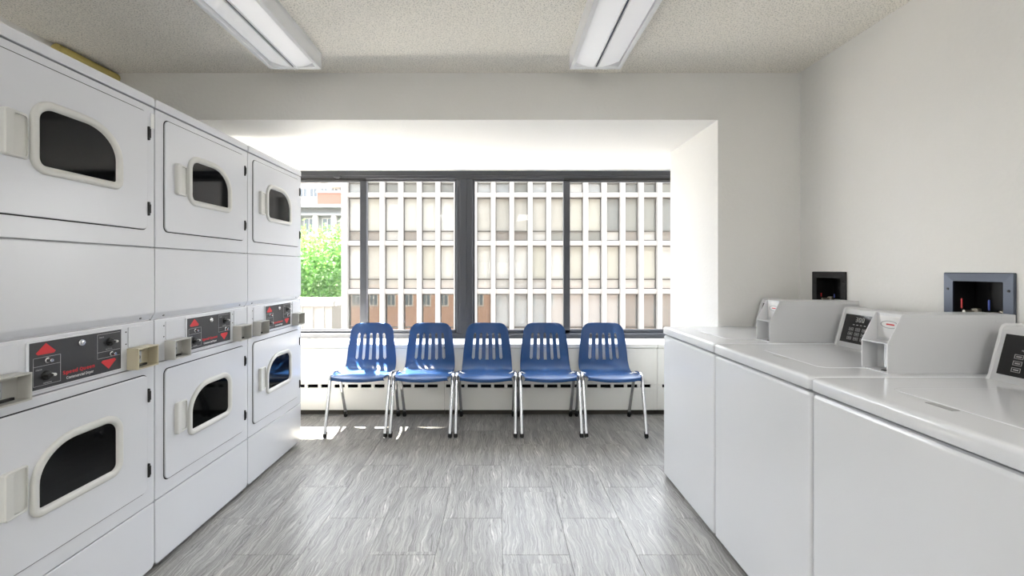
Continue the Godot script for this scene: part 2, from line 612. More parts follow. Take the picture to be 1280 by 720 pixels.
func sash(root: Node3D, x0: float, x1: float, d: float, g: Material, sliding: bool) -> void:
	var b := MB.new()
	var s := 0.062
	var l := s if x0 > -2.3 else 0.05
	if not sliding and x0 < -0.5: b.box(x0, x0 + s, 0.67, 2.135, d - 0.012, d + 0.02, 0.003)
	elif not sliding: b.box(x0, x0 + 0.018, 0.67, 2.135, d - 0.012, d + 0.02, 0.003)
	else: b.box(x0, x0 + l, 0.67, 2.135, d - 0.012, d + 0.02, 0.003)
	var rs := s if (sliding or x0 > -0.3) else 0.018
	b.box(x1 - rs, x1, 0.67, 2.135, d - 0.012, d + 0.02, 0.003)
	b.box(x0, x1, 0.67, 0.70, d - 0.012, d + 0.02, 0.003)
	b.box(x0, x1, 2.118, 2.135, d - 0.012, d + 0.02, 0.003)
	var o := part("sash", b, M.frame, root)
	b = MB.new()
	b.box(x0 + 0.012, x1 - 0.012, 0.70, 2.118, d + 0.004, d + 0.005)
	part("pane", b, g, o)
	if sliding:
		b = MB.new()
		b.box(x0, x1, 2.122, 2.145, WIN_D - 0.002, WIN_D + 0.03)
		part("track", b, M.track, o)

func build_radiators() -> void:
	var pitch := 0.1165
	var segs := [[WALL_L + 0.003, -0.475, "long white radiator cover running from behind the dryers to the chairs"], [-0.472, 1.39, "long white radiator cover behind the middle of the chair row"], [1.393, 2.745, "white radiator cover tucked behind the wall pier by the washers"]]
	var F := 3.85
	for s: Array in segs:
		var x0: float = s[0]
		var x1: float = s[1]
		var r := thing("radiator_cover", s[2], "radiator cover", Vector3.ZERO, "white radiator covers under the window")
		var b := MB.new()
		b.box(x0, x1, 0.27, 0.585, F, F + 0.02, 0.002)
		part("upper_panel", b, M.cover, r)
		b = MB.new()
		b.box(x0, x1, 0.046, 0.24, F, F + 0.02, 0.002)
		part("lower_panel", b, M.cover, r)
		b = MB.new()
		b.box(x0, x1, 0.588, SILL, F - 0.008, 4.165, 0.006)
		part("sill_top", b, M.cover, r)
		b = MB.new()
		b.box(x0, x1, 0.0, 0.048, F + 0.03, F + 0.05)
		part("toe_kick", b, M.toe, r)
		b = MB.new()
		b.box(x0, x1, 0.05, 0.58, F + 0.09, F + 0.11)
		part("element", b, M.black, r)
		var x := x1 - 0.03
		var first := true
		while x > x0 + 0.01:
			b = MB.new()
			var a := maxf(x - 0.026, x0)
			b.box(a, x if not first else x1, 0.24, 0.27, F + 0.0005, F + 0.019)
			part("grille_bar", b, M.cover, r)
			first = false
			x -= pitch
		b = MB.new()
		b.box(x0, x0 + 0.012, 0.24, 0.27, F + 0.0005, F + 0.019)
		part("grille_bar", b, M.cover, r)

# ------------------------------------------------------------------ dryers (local: front face x = 0, near edge d = 0)
func build_dryers() -> void:
	var near := [1.1651, 1.8508, 2.5365]
	var labels := ["tall white stacked dryer with a beige coin slot and a small white sticker", "tall white stacked dryer between the other two stacked dryers", "tall white stacked dryer standing next to the window"]
	var proto := make_dryer(labels[0], Vector3(DRYER_X, 0, -near[0]))
	var b := MB.new()
	for i in [1, 2]:
		var c := copy(proto, Vector3(DRYER_X, 0, -near[i]), labels[i])
		for k in c.get_children():
			if str(k.name).begins_with("coin_box"):
				k.material_override = M.coin_grey
				for q in k.get_children():
					if str(q.name) == "inner_plate": q.material_override = M.coin_grey
	b = MB.new()
	plate(b, rect(0.662, 0.681, 1.865, 1.925), 0.0, 0.0012)
	part("sticker", b, M.print_white, proto)

func make_dryer(label: String, at: Vector3) -> Node3D:
	var r := thing("stacked_dryer", label, "dryer", at, "stacked dryers in a row")
	var W := DRYER_W - 0.003
	var D := 0.72
	var g := 0.0015
	# casing, in two machines
	var b := MB.new()
	b.box(-D, -0.02, 0.05, 1.94, g + 0.004, W - 0.004)
	part("casing", b, M.enamel_edge, r)
	b = MB.new()
	plate(b, rounded(g, W, 1.956, 1.993, [0.004, 0.004, 0.012, 0.012], 4), -D, 0.003, 0.003)
	part("top_cap", b, M.enamel, r)
	# front panels; the joints between them are real gaps
	b = MB.new()
	plate(b, rounded(g, W, 1.369, 1.951, [0.006, 0.006, 0.006, 0.006], 3), -0.02, 0.0, 0.003)
	part("front_panel", b, M.enamel, r)
	b = MB.new()
	b.loft([quad_ring(g, W, 1.366, -0.02), quad_ring(g, W, 1.366, -0.004), quad_ring(g, W, 1.362, 0.0), quad_ring(g, W, 1.095, 0.0), quad_ring(g, W, 1.088, -0.003), quad_ring(g, W, 1.070, -0.019), quad_ring(g, W, 1.068, -0.021)])
	part("lower_front", panel_sheet(g, W), M.enamel, r)
	for z: float in [0.06, W - 0.06]:
		b = MB.new()
		b.lathe([Vector2(0.0045, 0.0), Vector2(0.0045, 0.003), Vector2(0.002, 0.0045)], Vector3(-0.010, 1.078, -z), Vector3(0.6, -0.8, 0), 8)
		part("screw", b, M.steel, r)
	b = MB.new()
	plate(b, rounded(g, W, 0.882, 1.063, [0.006, 0.006, 0.006, 0.006], 3), -0.02, -0.002, 0.003)
	var cp := part("control_fascia", b, M.enamel, r)
	b = MB.new()
	plate(b, rounded(g, W, 0.303, 0.879, [0.006, 0.006, 0.006, 0.006], 3), -0.02, 0.0, 0.003)
	part("front_panel", b, M.enamel, r)
	b = MB.new()
	plate(b, rounded(g, W, 0.03, 0.299, [0.02, 0.02, 0.006, 0.006], 4), -0.02, 0.0, 0.003)
	part("kick_panel", b, M.enamel, r)
	b = MB.new()
	b.box(-0.03, -0.012, 0.014, 0.034, 0.02, W - 0.02, 0.004)
	part("kick_rail", b, M.steel, r)
	for z: float in [0.06, W - 0.06]:
		b = MB.new()
		b.lathe([Vector2(0.018, 0.0), Vector2(0.018, 0.012), Vector2(0.009, 0.014), Vector2(0.009, 0.05)], Vector3(-0.05, 0.0, -z), Vector3.UP, 10)
		part("levelling_foot", b, M.rubber, r)
		b = MB.new()
		b.lathe([Vector2(0.018, 0.0), Vector2(0.018, 0.012), Vector2(0.009, 0.014), Vector2(0.009, 0.05)], Vector3(-D + 0.06, 0.0, -z), Vector3.UP, 10)
		part("levelling_foot", b, M.rubber, r)
	make_door(r, 1.44, 1.920, 1.575, 1.812, false)
	make_door(r, 0.365, 0.843, 0.500, 0.737, true)
	fascia(r, cp)
	for k in 2:
		coin_box(r, [0.056, 0.548][k])
	return r

func panel_sheet(g: float, W: float) -> MB:      # plain front of the upper machine's base, its lower edge bent back
	var b := MB.new()
	b.loft([quad_ring(g, W, 1.366, -0.004), quad_ring(g, W, 1.362, 0.0), quad_ring(g, W, 1.096, 0.0), quad_ring(g, W, 1.089, -0.004), quad_ring(g, W, 1.067, -0.016)])
	return b

func quad_ring(a: float, c: float, y: float, x: float) -> PackedVector3Array:
	return PackedVector3Array([Vector3(x, y, -a), Vector3(x, y, -c), Vector3(-0.024, y, -c), Vector3(-0.024, y, -a)])

func make_door(r: Node3D, y0: float, y1: float, w0: float, w1: float, lower: bool) -> void:
	var z0 := 0.050
	var z1 := 0.640
	var b := MB.new()
	var rc := [0.022, 0.022, 0.022, 0.022]
	plate(b, rounded(z0 - 0.0036, z1 + 0.0036, y0 - 0.004, y1 + 0.004, [0.025, 0.025, 0.025, 0.025], 6), -0.004, 0.0014)
	part("door_gap_shade", b, M.gap_shade, r)  # dark sheet painting the shaded gap around the door
	b = MB.new()
	plate(b, rounded(z0, z1, y0, y1, rc, 6), 0.0012, 0.0075, 0.0025)
	var door := part("door", b, M.enamel, r)
	# D-shaped window: one upper corner sweeps round
	var a0 := 0.183
	var a1 := 0.514
	var big := Vector2(0.152, 0.134)
	var small := Vector2(0.072, 0.070)
	var out := rounded(a0, a1, w0, w1, [0.05, 0.035, small, big] if lower else [0.05, 0.035, big, small], 12)
	if not lower: out = rounded(a0, a1, w0, w1, [0.05, 0.035, big, small], 12)
	else: out = rounded(a0, a1, w0, w1, [0.035, 0.05, small, big], 12)
	b = MB.new()
	b.loft([ring_x(out, 0.005), ring_x(out, 0.012), ring_x(inset(out, 0.003), 0.0165), ring_x(inset(out, 0.007), 0.0185), ring_x(inset(out, 0.017), 0.0185), ring_x(inset(out, 0.023), 0.0155), ring_x(inset(out, 0.028), 0.0085), ring_x(inset(out, 0.028), 0.005)], false, false, true)
	part("window_ring", b, M.ring, door)
	b = MB.new()
	plate(b, inset(out, 0.0265), 0.006, 0.0092)
	part("window_glass", b, M.dark_glass, door)
	# pull handle: a proud grip beside a scooped pocket
	var h0 := 1.609 if not lower else 0.541
	var h1 := 1.748 if not lower else 0.682
	b = MB.new()
	var ho := rounded(0.102, 0.178, h0, h1, [0.010, 0.010, 0.010, 0.010], 4)
	var hi := rounded(0.130, 0.173, h0 + 0.008, h1 - 0.008, [0.008, 0.008, 0.008, 0.008], 4)
	b.loft([ring_x(ho, 0.006), slant(ho, 0.021, 0.0105), slant(inset(ho, 0.003), 0.025, 0.013), slant(hi, 0.023, 0.0125), ring_x(hi, 0.0082)], false, false, false)
	plate(b, hi, 0.006, 0.0083)
	part("handle", b, M.ring, door)
	for h: float in [y1 - 0.085, y0 + 0.085]:
		b = MB.new()
		b.box(0.0, 0.0135, h - 0.028, h + 0.028, z1 - 0.002, z1 + 0.007, 0.002)
		b.lathe([Vector2(0.0045, -0.018), Vector2(0.0045, 0.018)], Vector3(0.0125, h, -z1 - 0.0035), Vector3.UP, 8)
		part("hinge", b, M.black, door)

func slant(poly: Array, xa: float, xb: float) -> PackedVector3Array:      # ring whose near side stands xa proud and far side xb
	var o := PackedVector3Array()
	for p: Vector2 in poly:
		o.append(Vector3(lerpf(xa, xb, clampf((p.x - 0.102) / 0.076, 0.0, 1.0)), p.y, -p.x))
	return o

func fascia(r: Node3D, cp: MeshInstance3D) -> void:
	var z0 := 0.181
	var z1 := 0.523
	var b := MB.new()
	var o := rounded(z0, z1, 0.892, 1.052, [0.006, 0.006, 0.006, 0.006], 3)
	b.loft([ring_x(o, -0.003), ring_x(o, 0.002), ring_x(inset(o, 0.002), 0.004), ring_x(inset(o, 0.005), 0.004), ring_x(inset(o, 0.006), 0.0015)], false, false)
	part("bezel", b, M.enamel, cp)
	b = MB.new()
	plate(b, inset(o, 0.0055), -0.002, 0.0018)
	var f := part("control_plate", b, M.panel_black, r)
	# print on the plate: thin real layers
	var x := 0.0018
	var X := 0.0024
	var Z := func(u: float) -> float: return 0.1865 + u * 0.331
	for k: Array in [[0.062, 0.156, 0.25, 1.006, 1.041, 0.0], [0.745, 0.838, 0.932, 0.943, 0.908, 0.0]]:
		b = MB.new()
		var s := signf(k[4] - k[3])
		var a: float = Z.call(k[0])
		var c: float = Z.call(k[2])
		plate(b, [Vector2(a, k[3] + 0.006 * s), Vector2(a + 0.006, k[3]), Vector2(c - 0.006, k[3]), Vector2(c, k[3] + 0.006 * s), Vector2(Z.call(k[1]), k[4])] if s > 0 else [Vector2(a, k[3] + 0.006 * s), Vector2(Z.call(k[1]), k[4]), Vector2(c, k[3] + 0.006 * s), Vector2(c - 0.006, k[3]), Vector2(a + 0.006, k[3])], x - 0.001, X)
		part("arrow", b, M.red, f)
	for side in 2:
		b = MB.new()
		for k: Array in [[[0.04, 0.2975, 0.997], [0.04, 0.2975, 0.970], [0.04, 0.2975, 0.909]], [[0.70, 0.985, 1.039], [0.70, 0.985, 0.9745], [0.70, 0.985, 0.952]]][side]:
			b.box(x - 0.001, X, k[2] - 0.0006, k[2] + 0.0006, Z.call(k[0]), Z.call(k[1]))
		for k: Array in [[[0.04, 0.909, 0.997], [0.2975, 0.909, 0.997]], [[0.70, 0.952, 1.039]]][side]:
			b.box(x - 0.001, X, k[1], k[2], Z.call(k[0]) - 0.0006, Z.call(k[0]) + 0.0006)
		part("outline_print", b, M.print_grey, f)
	text(f, "Speed Queen", 0.0165, Z.call(0.495), 0.9285, M.red, true, 0.114)
	text(f, "Commercial Dryer", 0.0118, Z.call(0.505), 0.9105, M.print_white, false, 0.098)
	text(f, "COLOR", 0.006, Z.call(0.09), 0.9575, M.print_grey, false, 0.0)
	text(f, "TEMPERATURE", 0.0042, Z.call(0.17), 0.913, M.print_grey, false, 0.0)
	text(f, "COLOR", 0.006, Z.call(0.75), 1.0265, M.print_grey, false, 0.0)
	text(f, "TEMPERATURE", 0.0042, Z.call(0.84), 0.9805, M.print_grey, false, 0.0)
	# lock, start knobs, temperature selectors
	b = MB.new()
	b.lathe([Vector2(0.012, 0.0), Vector2(0.012, 0.006), Vector2(0.010, 0.009)], Vector3(x - 0.001, 1.023, -Z.call(0.51)), Vector3.RIGHT, 16)
	b.lathe([Vector2(0.006, 0.0), Vector2(0.006, 0.0105), Vector2(0.004, 0.0115)], Vector3(x - 0.001, 1.023, -Z.call(0.51)), Vector3.RIGHT, 12)
	part("lock", b, M.chrome, f)
	for k: Array in [[0.165, 0.985], [0.868, 0.962]]:
		b = MB.new()
		b.lathe([Vector2(0.009, 0.0), Vector2(0.009, 0.004), Vector2(0.0062, 0.006), Vector2(0.0062, 0.018), Vector2(0.005, 0.0195)], Vector3(x - 0.001, k[1], -Z.call(k[0])), Vector3.RIGHT, 14)
		part("start_knob", b, M.chrome, f)
	for k: Array in [[0.16, 0.9375], [0.855, 1.007]]:
		b = MB.new()
		b.lathe([Vector2(0.016, 0.0), Vector2(0.015, 0.005), Vector2(0.012, 0.007)], Vector3(x - 0.001, k[1], -Z.call(k[0])), Vector3.RIGHT, 18)
		b.box(x, x + 0.019, k[1] - 0.0045, k[1] + 0.0045, Z.call(k[0]) - 0.015, Z.call(k[0]) + 0.008, 0.003)
		part("selector_knob", b, M.black, f)
		b = MB.new()
		b.box(x, x + 0.0195, k[1] - 0.0048, k[1] + 0.0048, Z.call(k[0]) + 0.0082, Z.call(k[0]) + 0.0185, 0.0035)
		part("knob_tip", b, M.print_white, f)

func text(parent: Node3D, s: String, size: float, z: float, y: float, m: Material, bold: bool, width: float) -> void:
	var f := SystemFont.new()
	f.font_names = PackedStringArray(["Droid Sans"])
	if bold: f.font_weight = 700
	var t := TextMesh.new()
	t.text = s
	t.font = f
	t.font_size = 32
	t.pixel_size = size / 32.0
	t.depth = 0.0008
	t.curve_step = 2.0
	var o := MeshInstance3D.new()
	o.name = "lettering"
	o.mesh = t
	o.material_override = m
	parent.add_child(o, true)
	var w := t.get_aabb().size.x
	var k := width / w if width > 0.0 and w > 0.0 else 1.0
	o.transform = Transform3D(Basis(Vector3(0, 0, -k), Vector3(0, 1, 0), Vector3(1, 0, 0)), Vector3(0.0022, y + size * 0.22, -z))

func coin_box(r: Node3D, z: float) -> void:
	var z1 := z + 0.102
	var b := MB.new()
	plate(b, rounded(z + 0.004, z1 + 0.002, 0.970, 1.050, [0.004, 0.004, 0.004, 0.004], 3), -0.003, 0.002, 0.0015)
	part("coin_cover_plate", b, M.enamel, r)
	for y: float in [0.985, 1.032]:
		b = MB.new()
		b.lathe([Vector2(0.003, 0.0), Vector2(0.0022, 0.002)], Vector3(-0.0025, y, -z + 0.004), Vector3.RIGHT, 8)
		part("screw", b, M.black, r)
	b = MB.new()
	var o := rect(z, z1, 0.884, 0.967)
	var i := rect(z + 0.004, z1 - 0.004, 0.889, 0.962)
	b.loft([ring_x(o, -0.003), ring_x(o, 0.0435), ring_x(inset(o, 0.0008), 0.044), ring_x(i, 0.044), ring_x(i, -0.003)], false, false, true)
	var c := part("coin_box", b, M.coin_beige if z > 0.3 else M.coin_grey, r)
	b = MB.new()
	plate(b, i, -0.002, 0.003)
	part("inner_plate", b, M.coin_beige if z > 0.3 else M.coin_grey, c)
	b = MB.new()
	b.box(0.003, 0.024, 0.905, 0.953, z + 0.006, z + 0.040, 0.002)
	part("coin_slide", b, M.steel, c)
	b = MB.new()
	b.lathe([Vector2(0.008, 0), Vector2(0.008, 0.004), Vector2(0.005, 0.005)], Vector3(0.0235, 0.929, -z - 0.023), Vector3.RIGHT, 12)
	b.box(0.003, 0.012, 0.889, 0.897, z + 0.03, z1 - 0.02)
	part("coin_lock", b, M.black, c)

# ------------------------------------------------------------------ washers (local: front face x = 0 looks to -x, near edge d = 0)
func build_washers() -> void:
	var near := [2.0885, 1.442, 0.7955]
	var labels := ["glossy white top-load washer standing against the wall pier", "glossy white top-load washer between the two other washers", "glossy white top-load washer beside the larger wall outlet box, furthest from the wall pier"]
	labels[2] = "glossy white top-load washer at the end of the row away from the window"
	var proto := make_washer(labels[0], Vector3(WASH_X, 0, -near[0]))
	for i in [1, 2]: copy(proto, Vector3(WASH_X, 0, -near[i]), labels[i])

func make_washer(label: String, at: Vector3) -> Node3D:
	var r := thing("washing_machine", label, "washer", at, "top-load washers in a row")
	var W := WASH_W
	var a := 0.003
	var c := W - 0.003
	var D := 0.71
	var top := 0.922
	var b := MB.new()
	b.loft([cab_ring(a, c, 0.0, D, 0.02, 0.012), cab_ring(a, c, 0.0, D, 0.856, 0.012), cab_ring(a + 0.0008, c - 0.0008, 0.0008, D, 0.862, 0.012), cab_ring(a + 0.004, c - 0.004, 0.004, D, 0.8685, 0.012), cab_ring(a + 0.012, c - 0.012, 0.012, D, 0.8712, 0.012)])
	part("cabinet", b, M.washer, r)
	for z: float in [0.05, W - 0.05]:
		b = MB.new()
		b.lathe([Vector2(0.02, 0.0), Vector2(0.02, 0.012), Vector2(0.01, 0.014), Vector2(0.01, 0.022)], Vector3(0.05, 0, -z), Vector3.UP, 12)
		part("levelling_foot", b, M.rubber, r)
		b = MB.new()
		b.lathe([Vector2(0.02, 0.0), Vector2(0.02, 0.012), Vector2(0.01, 0.014), Vector2(0.01, 0.022)], Vector3(D - 0.05, 0, -z), Vector3.UP, 12)
		part("levelling_foot", b, M.rubber, r)
	# top with a rolled edge
	b = MB.new()
	var L := []
	for k: Array in [[0.008, 0.879], [0.002, 0.8802], [0.0, 0.8835], [0.0, 0.9105], [0.0012, 0.9158], [0.0042, 0.9198], [0.0090, 0.9220], [0.02, 0.9225], [0.024, 0.9225]]:
		L.append(cab_ring(a - 0.0015 + k[0], c + 0.0015 - k[0], k[0] - 0.004, D + 0.01, k[1], 0.014))
	b.loft(L)
	part("top_panel", b, M.washer, r)
	b = MB.new()
	var lo := cab_poly(0.138, W - 0.138, 0.137, 0.52, 0.03)
	b.loft([lift(inset(lo, -0.004), 0.9222), lift(inset(lo, -0.003), 0.9238), lift(inset(lo, 0.001), 0.9246), lift(inset(lo, 0.004), 0.9240), lift(inset(lo, 0.009), 0.9242)])
	var lid := part("lid", b, M.washer, r)
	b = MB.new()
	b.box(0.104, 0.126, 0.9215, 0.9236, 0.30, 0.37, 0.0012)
	part("lid_notch_shade", b, M.notch_shade, lid)  # thin piece with the notch shade put into its colour
	# control console behind the lid
	b = MB.new()
	var prof := [Vector2(0.560, 0.921), Vector2(0.566, 0.936), Vector2(0.604, 1.082), Vector2(0.610, 1.092), Vector2(0.620, 1.096), Vector2(0.70, 1.094), Vector2(0.712, 1.088), Vector2(0.715, 1.07), Vector2(0.715, 0.921)]
	var lp := []
	for z: Array in [[0.160, 0.006], [0.164, 0.0], [0.626, 0.0], [0.630, 0.006]]:
		var ring := PackedVector3Array()
		for p: Vector2 in inset(prof, z[1]): ring.append(Vector3(p.x, maxf(p.y, 0.9215), -z[0]))
		lp.append(ring)
	b.loft(lp)
	var con := part("console", b, M.box_white, r)
	# frame of the slanted face: s runs up the slope, n out of it
	var p0 := Vector3(0.566, 0.936, 0)
	var up := (Vector3(0.604, 1.082, 0) - p0).normalized()
	var nrm := Vector3(-up.y, up.x, 0)
	var slab := func(bb: MB, z0: float, z1: float, s0: float, s1: float, n0: float, n1: float):
		var ringA := PackedVector3Array()
		var ringB := PackedVector3Array()
		for k: Vector2 in [Vector2(z0, s0), Vector2(z1, s0), Vector2(z1, s1), Vector2(z0, s1)]:
			ringA.append(p0 + up * k.y + nrm * n0 - Vector3(0, 0, k.x))
			ringB.append(p0 + up * k.y + nrm * n1 - Vector3(0, 0, k.x))
		bb.loft([ringA, ringB])
	b = MB.new()
	slab.call(b, 0.185, 0.612, 0.008, 0.138, -0.002, 0.0012)
	var kp := part("keypad", b, M.glass_black, con)
	for row in 3:
		for col in 3:
			b = MB.new()
			var z := 0.575 - col * 0.036
			var s := 0.022 + row * 0.021
			for q: Array in [[z - 0.024, z, s, s + 0.0015], [z - 0.024, z, s + 0.0125, s + 0.014], [z - 0.024, z - 0.0225, s, s + 0.014], [z - 0.0015, z, s, s + 0.014], [z - 0.019, z - 0.005, s + 0.005, s + 0.009]]:
				slab.call(b, q[0], q[1], q[2], q[3], 0.0, 0.0018)
			part("key", b, M.print_grey, kp)
	b = MB.new()
	var seg := func(z: float, s: float, on: Array):
		var w := 0.010
		var h := 0.009
		var q := [[z - w, z, s + 2 * h, s + 2 * h + 0.0016], [z - w, z - w + 0.0016, s + h, s + 2 * h], [z - w, z - w + 0.0016, s, s + h], [z - w, z, s, s + 0.0016], [z - 0.0016, z, s, s + h], [z - 0.0016, z, s + h, s + 2 * h], [z - w, z, s + h - 0.0008, s + h + 0.0008]]
		for i: int in on: slab.call(b, q[i][0], q[i][1], q[i][2], q[i][3], 0.0, 0.0018)
	seg.call(0.515, 0.106, [0, 1, 2, 3, 4, 5])
	seg.call(0.532, 0.106, [0, 1, 2, 3, 4, 5])
	seg.call(0.549, 0.106, [0, 1, 6, 2, 3])
	part("price_display", b, M.print_white, kp)
	b = MB.new()
	for k in 4: slab.call(b, 0.49 + k * 0.02, 0.50 + k * 0.02, 0.090, 0.0935, 0.0, 0.0016)
	part("indicator_print", b, M.print_grey, kp)
	# coin box: long case with two cheeks round the coin slide
	var z0 := 0.045
	var z1 := 0.152
	b = MB.new()
	b.box(0.345, 0.725, top, 1.122, z0, z1, 0.002)
	var cb := part("coin_case", b, M.box_white, r)
	for z: float in [z0, z1 - 0.003]:
		b = MB.new()
		var ch := [Vector2(0.290, top), Vector2(0.290, 1.022), Vector2(0.340, 1.122), Vector2(0.350, 1.122), Vector2(0.350, top)]
		var A := PackedVector3Array()
		var B := PackedVector3Array()
		for p: Vector2 in ch:
			A.append(Vector3(p.x, p.y, -z))
			B.append(Vector3(p.x, p.y, -z - 0.003))
		b.loft([A, B])
		part("cheek", b, M.box_white, cb)
	b = MB.new()
	b.box(0.290, 0.35, 1.020, 1.024, z0 + 0.002, z1 - 0.002)
	part("shelf", b, M.box_white, cb)
	b = MB.new()
	b.box(0.289, 0.35, top, top + 0.004, z0 + 0.002, z1 - 0.002)
	part("base_tray", b, M.box_white, cb)
	b = MB.new()
	b.box(0.325, 0.346, 0.932, 1.015, z0 + 0.012, z0 + 0.055, 0.002)
	var sl := part("coin_slide", b, M.steel, cb)
	for y: float in [0.948, 1.0]:
		b = MB.new()
		b.lathe([Vector2(0.007, 0), Vector2(0.006, 0.003)], Vector3(0.3255, y, -z0 - 0.033), Vector3.LEFT, 12)
		part("screw", b, M.chrome, sl)
	b = MB.new()
	b.lathe([Vector2(0.011, 0), Vector2(0.011, 0.002)], Vector3(0.312, top + 0.0035, -z0 - 0.035), Vector3.UP, 12)
	part("tray_slot", b, M.black, cb)
	# price sticker inside the upper opening
	b = MB.new()
	b.box(0.3438, 0.3452, 1.035, 1.112, z0 + 0.008, z1 - 0.008)
	var stick := part("sticker", b, M.print_white, cb)
	b = MB.new()
	var el := []
	var ei := []
	for k in 24:
		var an := TAU * k / 24
		el.append(Vector2(z0 + 0.053 + 0.036 * cos(an), 1.082 + 0.014 * sin(an)))
		ei.append(Vector2(z0 + 0.053 + 0.032 * cos(an), 1.082 + 0.011 * sin(an)))
	b.loft([ring_x(el, 0.344), ring_x(el, 0.3434), ring_x(ei, 0.3434), ring_x(ei, 0.344)], false, false, true)
	part("emblem", b, M.print_grey, stick)
	b = MB.new()
	b.box(0.3434, 0.344, 1.080, 1.085, z0 + 0.034, z0 + 0.066)
	part("emblem_bar", b, M.red, stick)
	b = MB.new()
	b.box(0.655, 0.690, 1.098, 1.103, z0 - 0.0008, z0 + 0.002)
	part("case_slot", b, M.enamel_edge, cb)
	return r

func cab_poly(z0: float, z1: float, x0: float, x1: float, rad: float) -> Array:
	return rounded(x0, x1, z0, z1, [rad, rad, rad, rad], 4)

func cab_ring(z0: float, z1: float, x0: float, x1: float, y: float, rad: float) -> PackedVector3Array:
	return lift(cab_poly(z0, z1, x0, x1, rad), y)

func lift(poly: Array, y: float) -> PackedVector3Array:
	var o := PackedVector3Array()
	for p: Vector2 in poly: o.append(Vector3(p.x, y, -p.y))
	return o

# ------------------------------------------------------------------ chairs (local: front looks to +z)
func build_chairs() -> void:
	var xs := [-1.090, -0.590, -0.097, 0.402, 0.8985]
	var turn := [1.5, -0.5, 0.0, 0.5, -1.5]
	var labels := ["blue slotted plastic chair at the end of the row next to the dryers", "blue slotted plastic chair, second from the dryers", "blue slotted plastic chair in the middle of the row of five", "blue slotted plastic chair, second from the washers", "blue slotted plastic chair at the end of the row next to the washers"]
	var proto := make_chair(labels[0])
	proto.position = Vector3(xs[0], 0, -3.572)
	proto.rotation_degrees.y = turn[0]
	for i in range(1, 5):
		var c := copy(proto, Vector3(xs[i], 0, -3.572), labels[i])
		c.rotation_degrees.y = turn[i]

func make_chair(label: String) -> Node3D:
	var r := thing("stacking_chair", label, "chair", Vector3.ZERO, "blue chairs in a row under the window")
	part("shell", chair_shell(), M.plastic_blue, r)
	for s: float in [-1.0, 1.0]:
		var b := MB.new()
		var key := [Vector3(s * 0.226, 0.035, 0.247), Vector3(s * 0.2305, 0.40, 0.125), Vector3(s * 0.2305, 0.432, 0.112), Vector3(s * 0.2305, 0.446, 0.085), Vector3(s * 0.2305, 0.447, 0.03), Vector3(s * 0.2305, 0.437, -0.04), Vector3(s * 0.2305, 0.425, -0.075), Vector3(s * 0.2305, 0.40, -0.092), Vector3(s * 0.226, 0.035, -0.246)]
		b.tube(key, 0.013, 12)
		part("leg_frame", b, M.chrome, r)
		for z: float in [0.247, -0.246]:
			b = MB.new()
			var ax := (Vector3(s * 0.2305, 0.40, 0.125 if z > 0 else -0.092) - Vector3(s * 0.226, 0.035, z)).normalized()
			b.lathe([Vector2(0.012, 0.0), Vector2(0.0155, 0.003), Vector2(0.0155, 0.040), Vector2(0.013, 0.042)], Vector3(s * 0.226, 0.009, z) - ax * 0.002, ax, 14)
			var cap := part("foot_cap", b, M.rubber, r)
			b = MB.new()
			b.lathe([Vector2(0.013, 0.0), Vector2(0.014, 0.003), Vector2(0.007, 0.010)], Vector3(s * 0.226, 0.0, z), Vector3.UP, 14)
			part("glide", b, M.chrome, cap)
	for z: float in [0.085, -0.045]:
		var b := MB.new()
		b.tube([Vector3(-0.2305, 0.438, z), Vector3(-0.19, 0.420, z), Vector3(-0.14, 0.410, z), Vector3(0.14, 0.410, z), Vector3(0.19, 0.420, z), Vector3(0.2305, 0.438, z)], 0.009, 10)
		part("cross_bar", b, M.chrome, r)
	return r

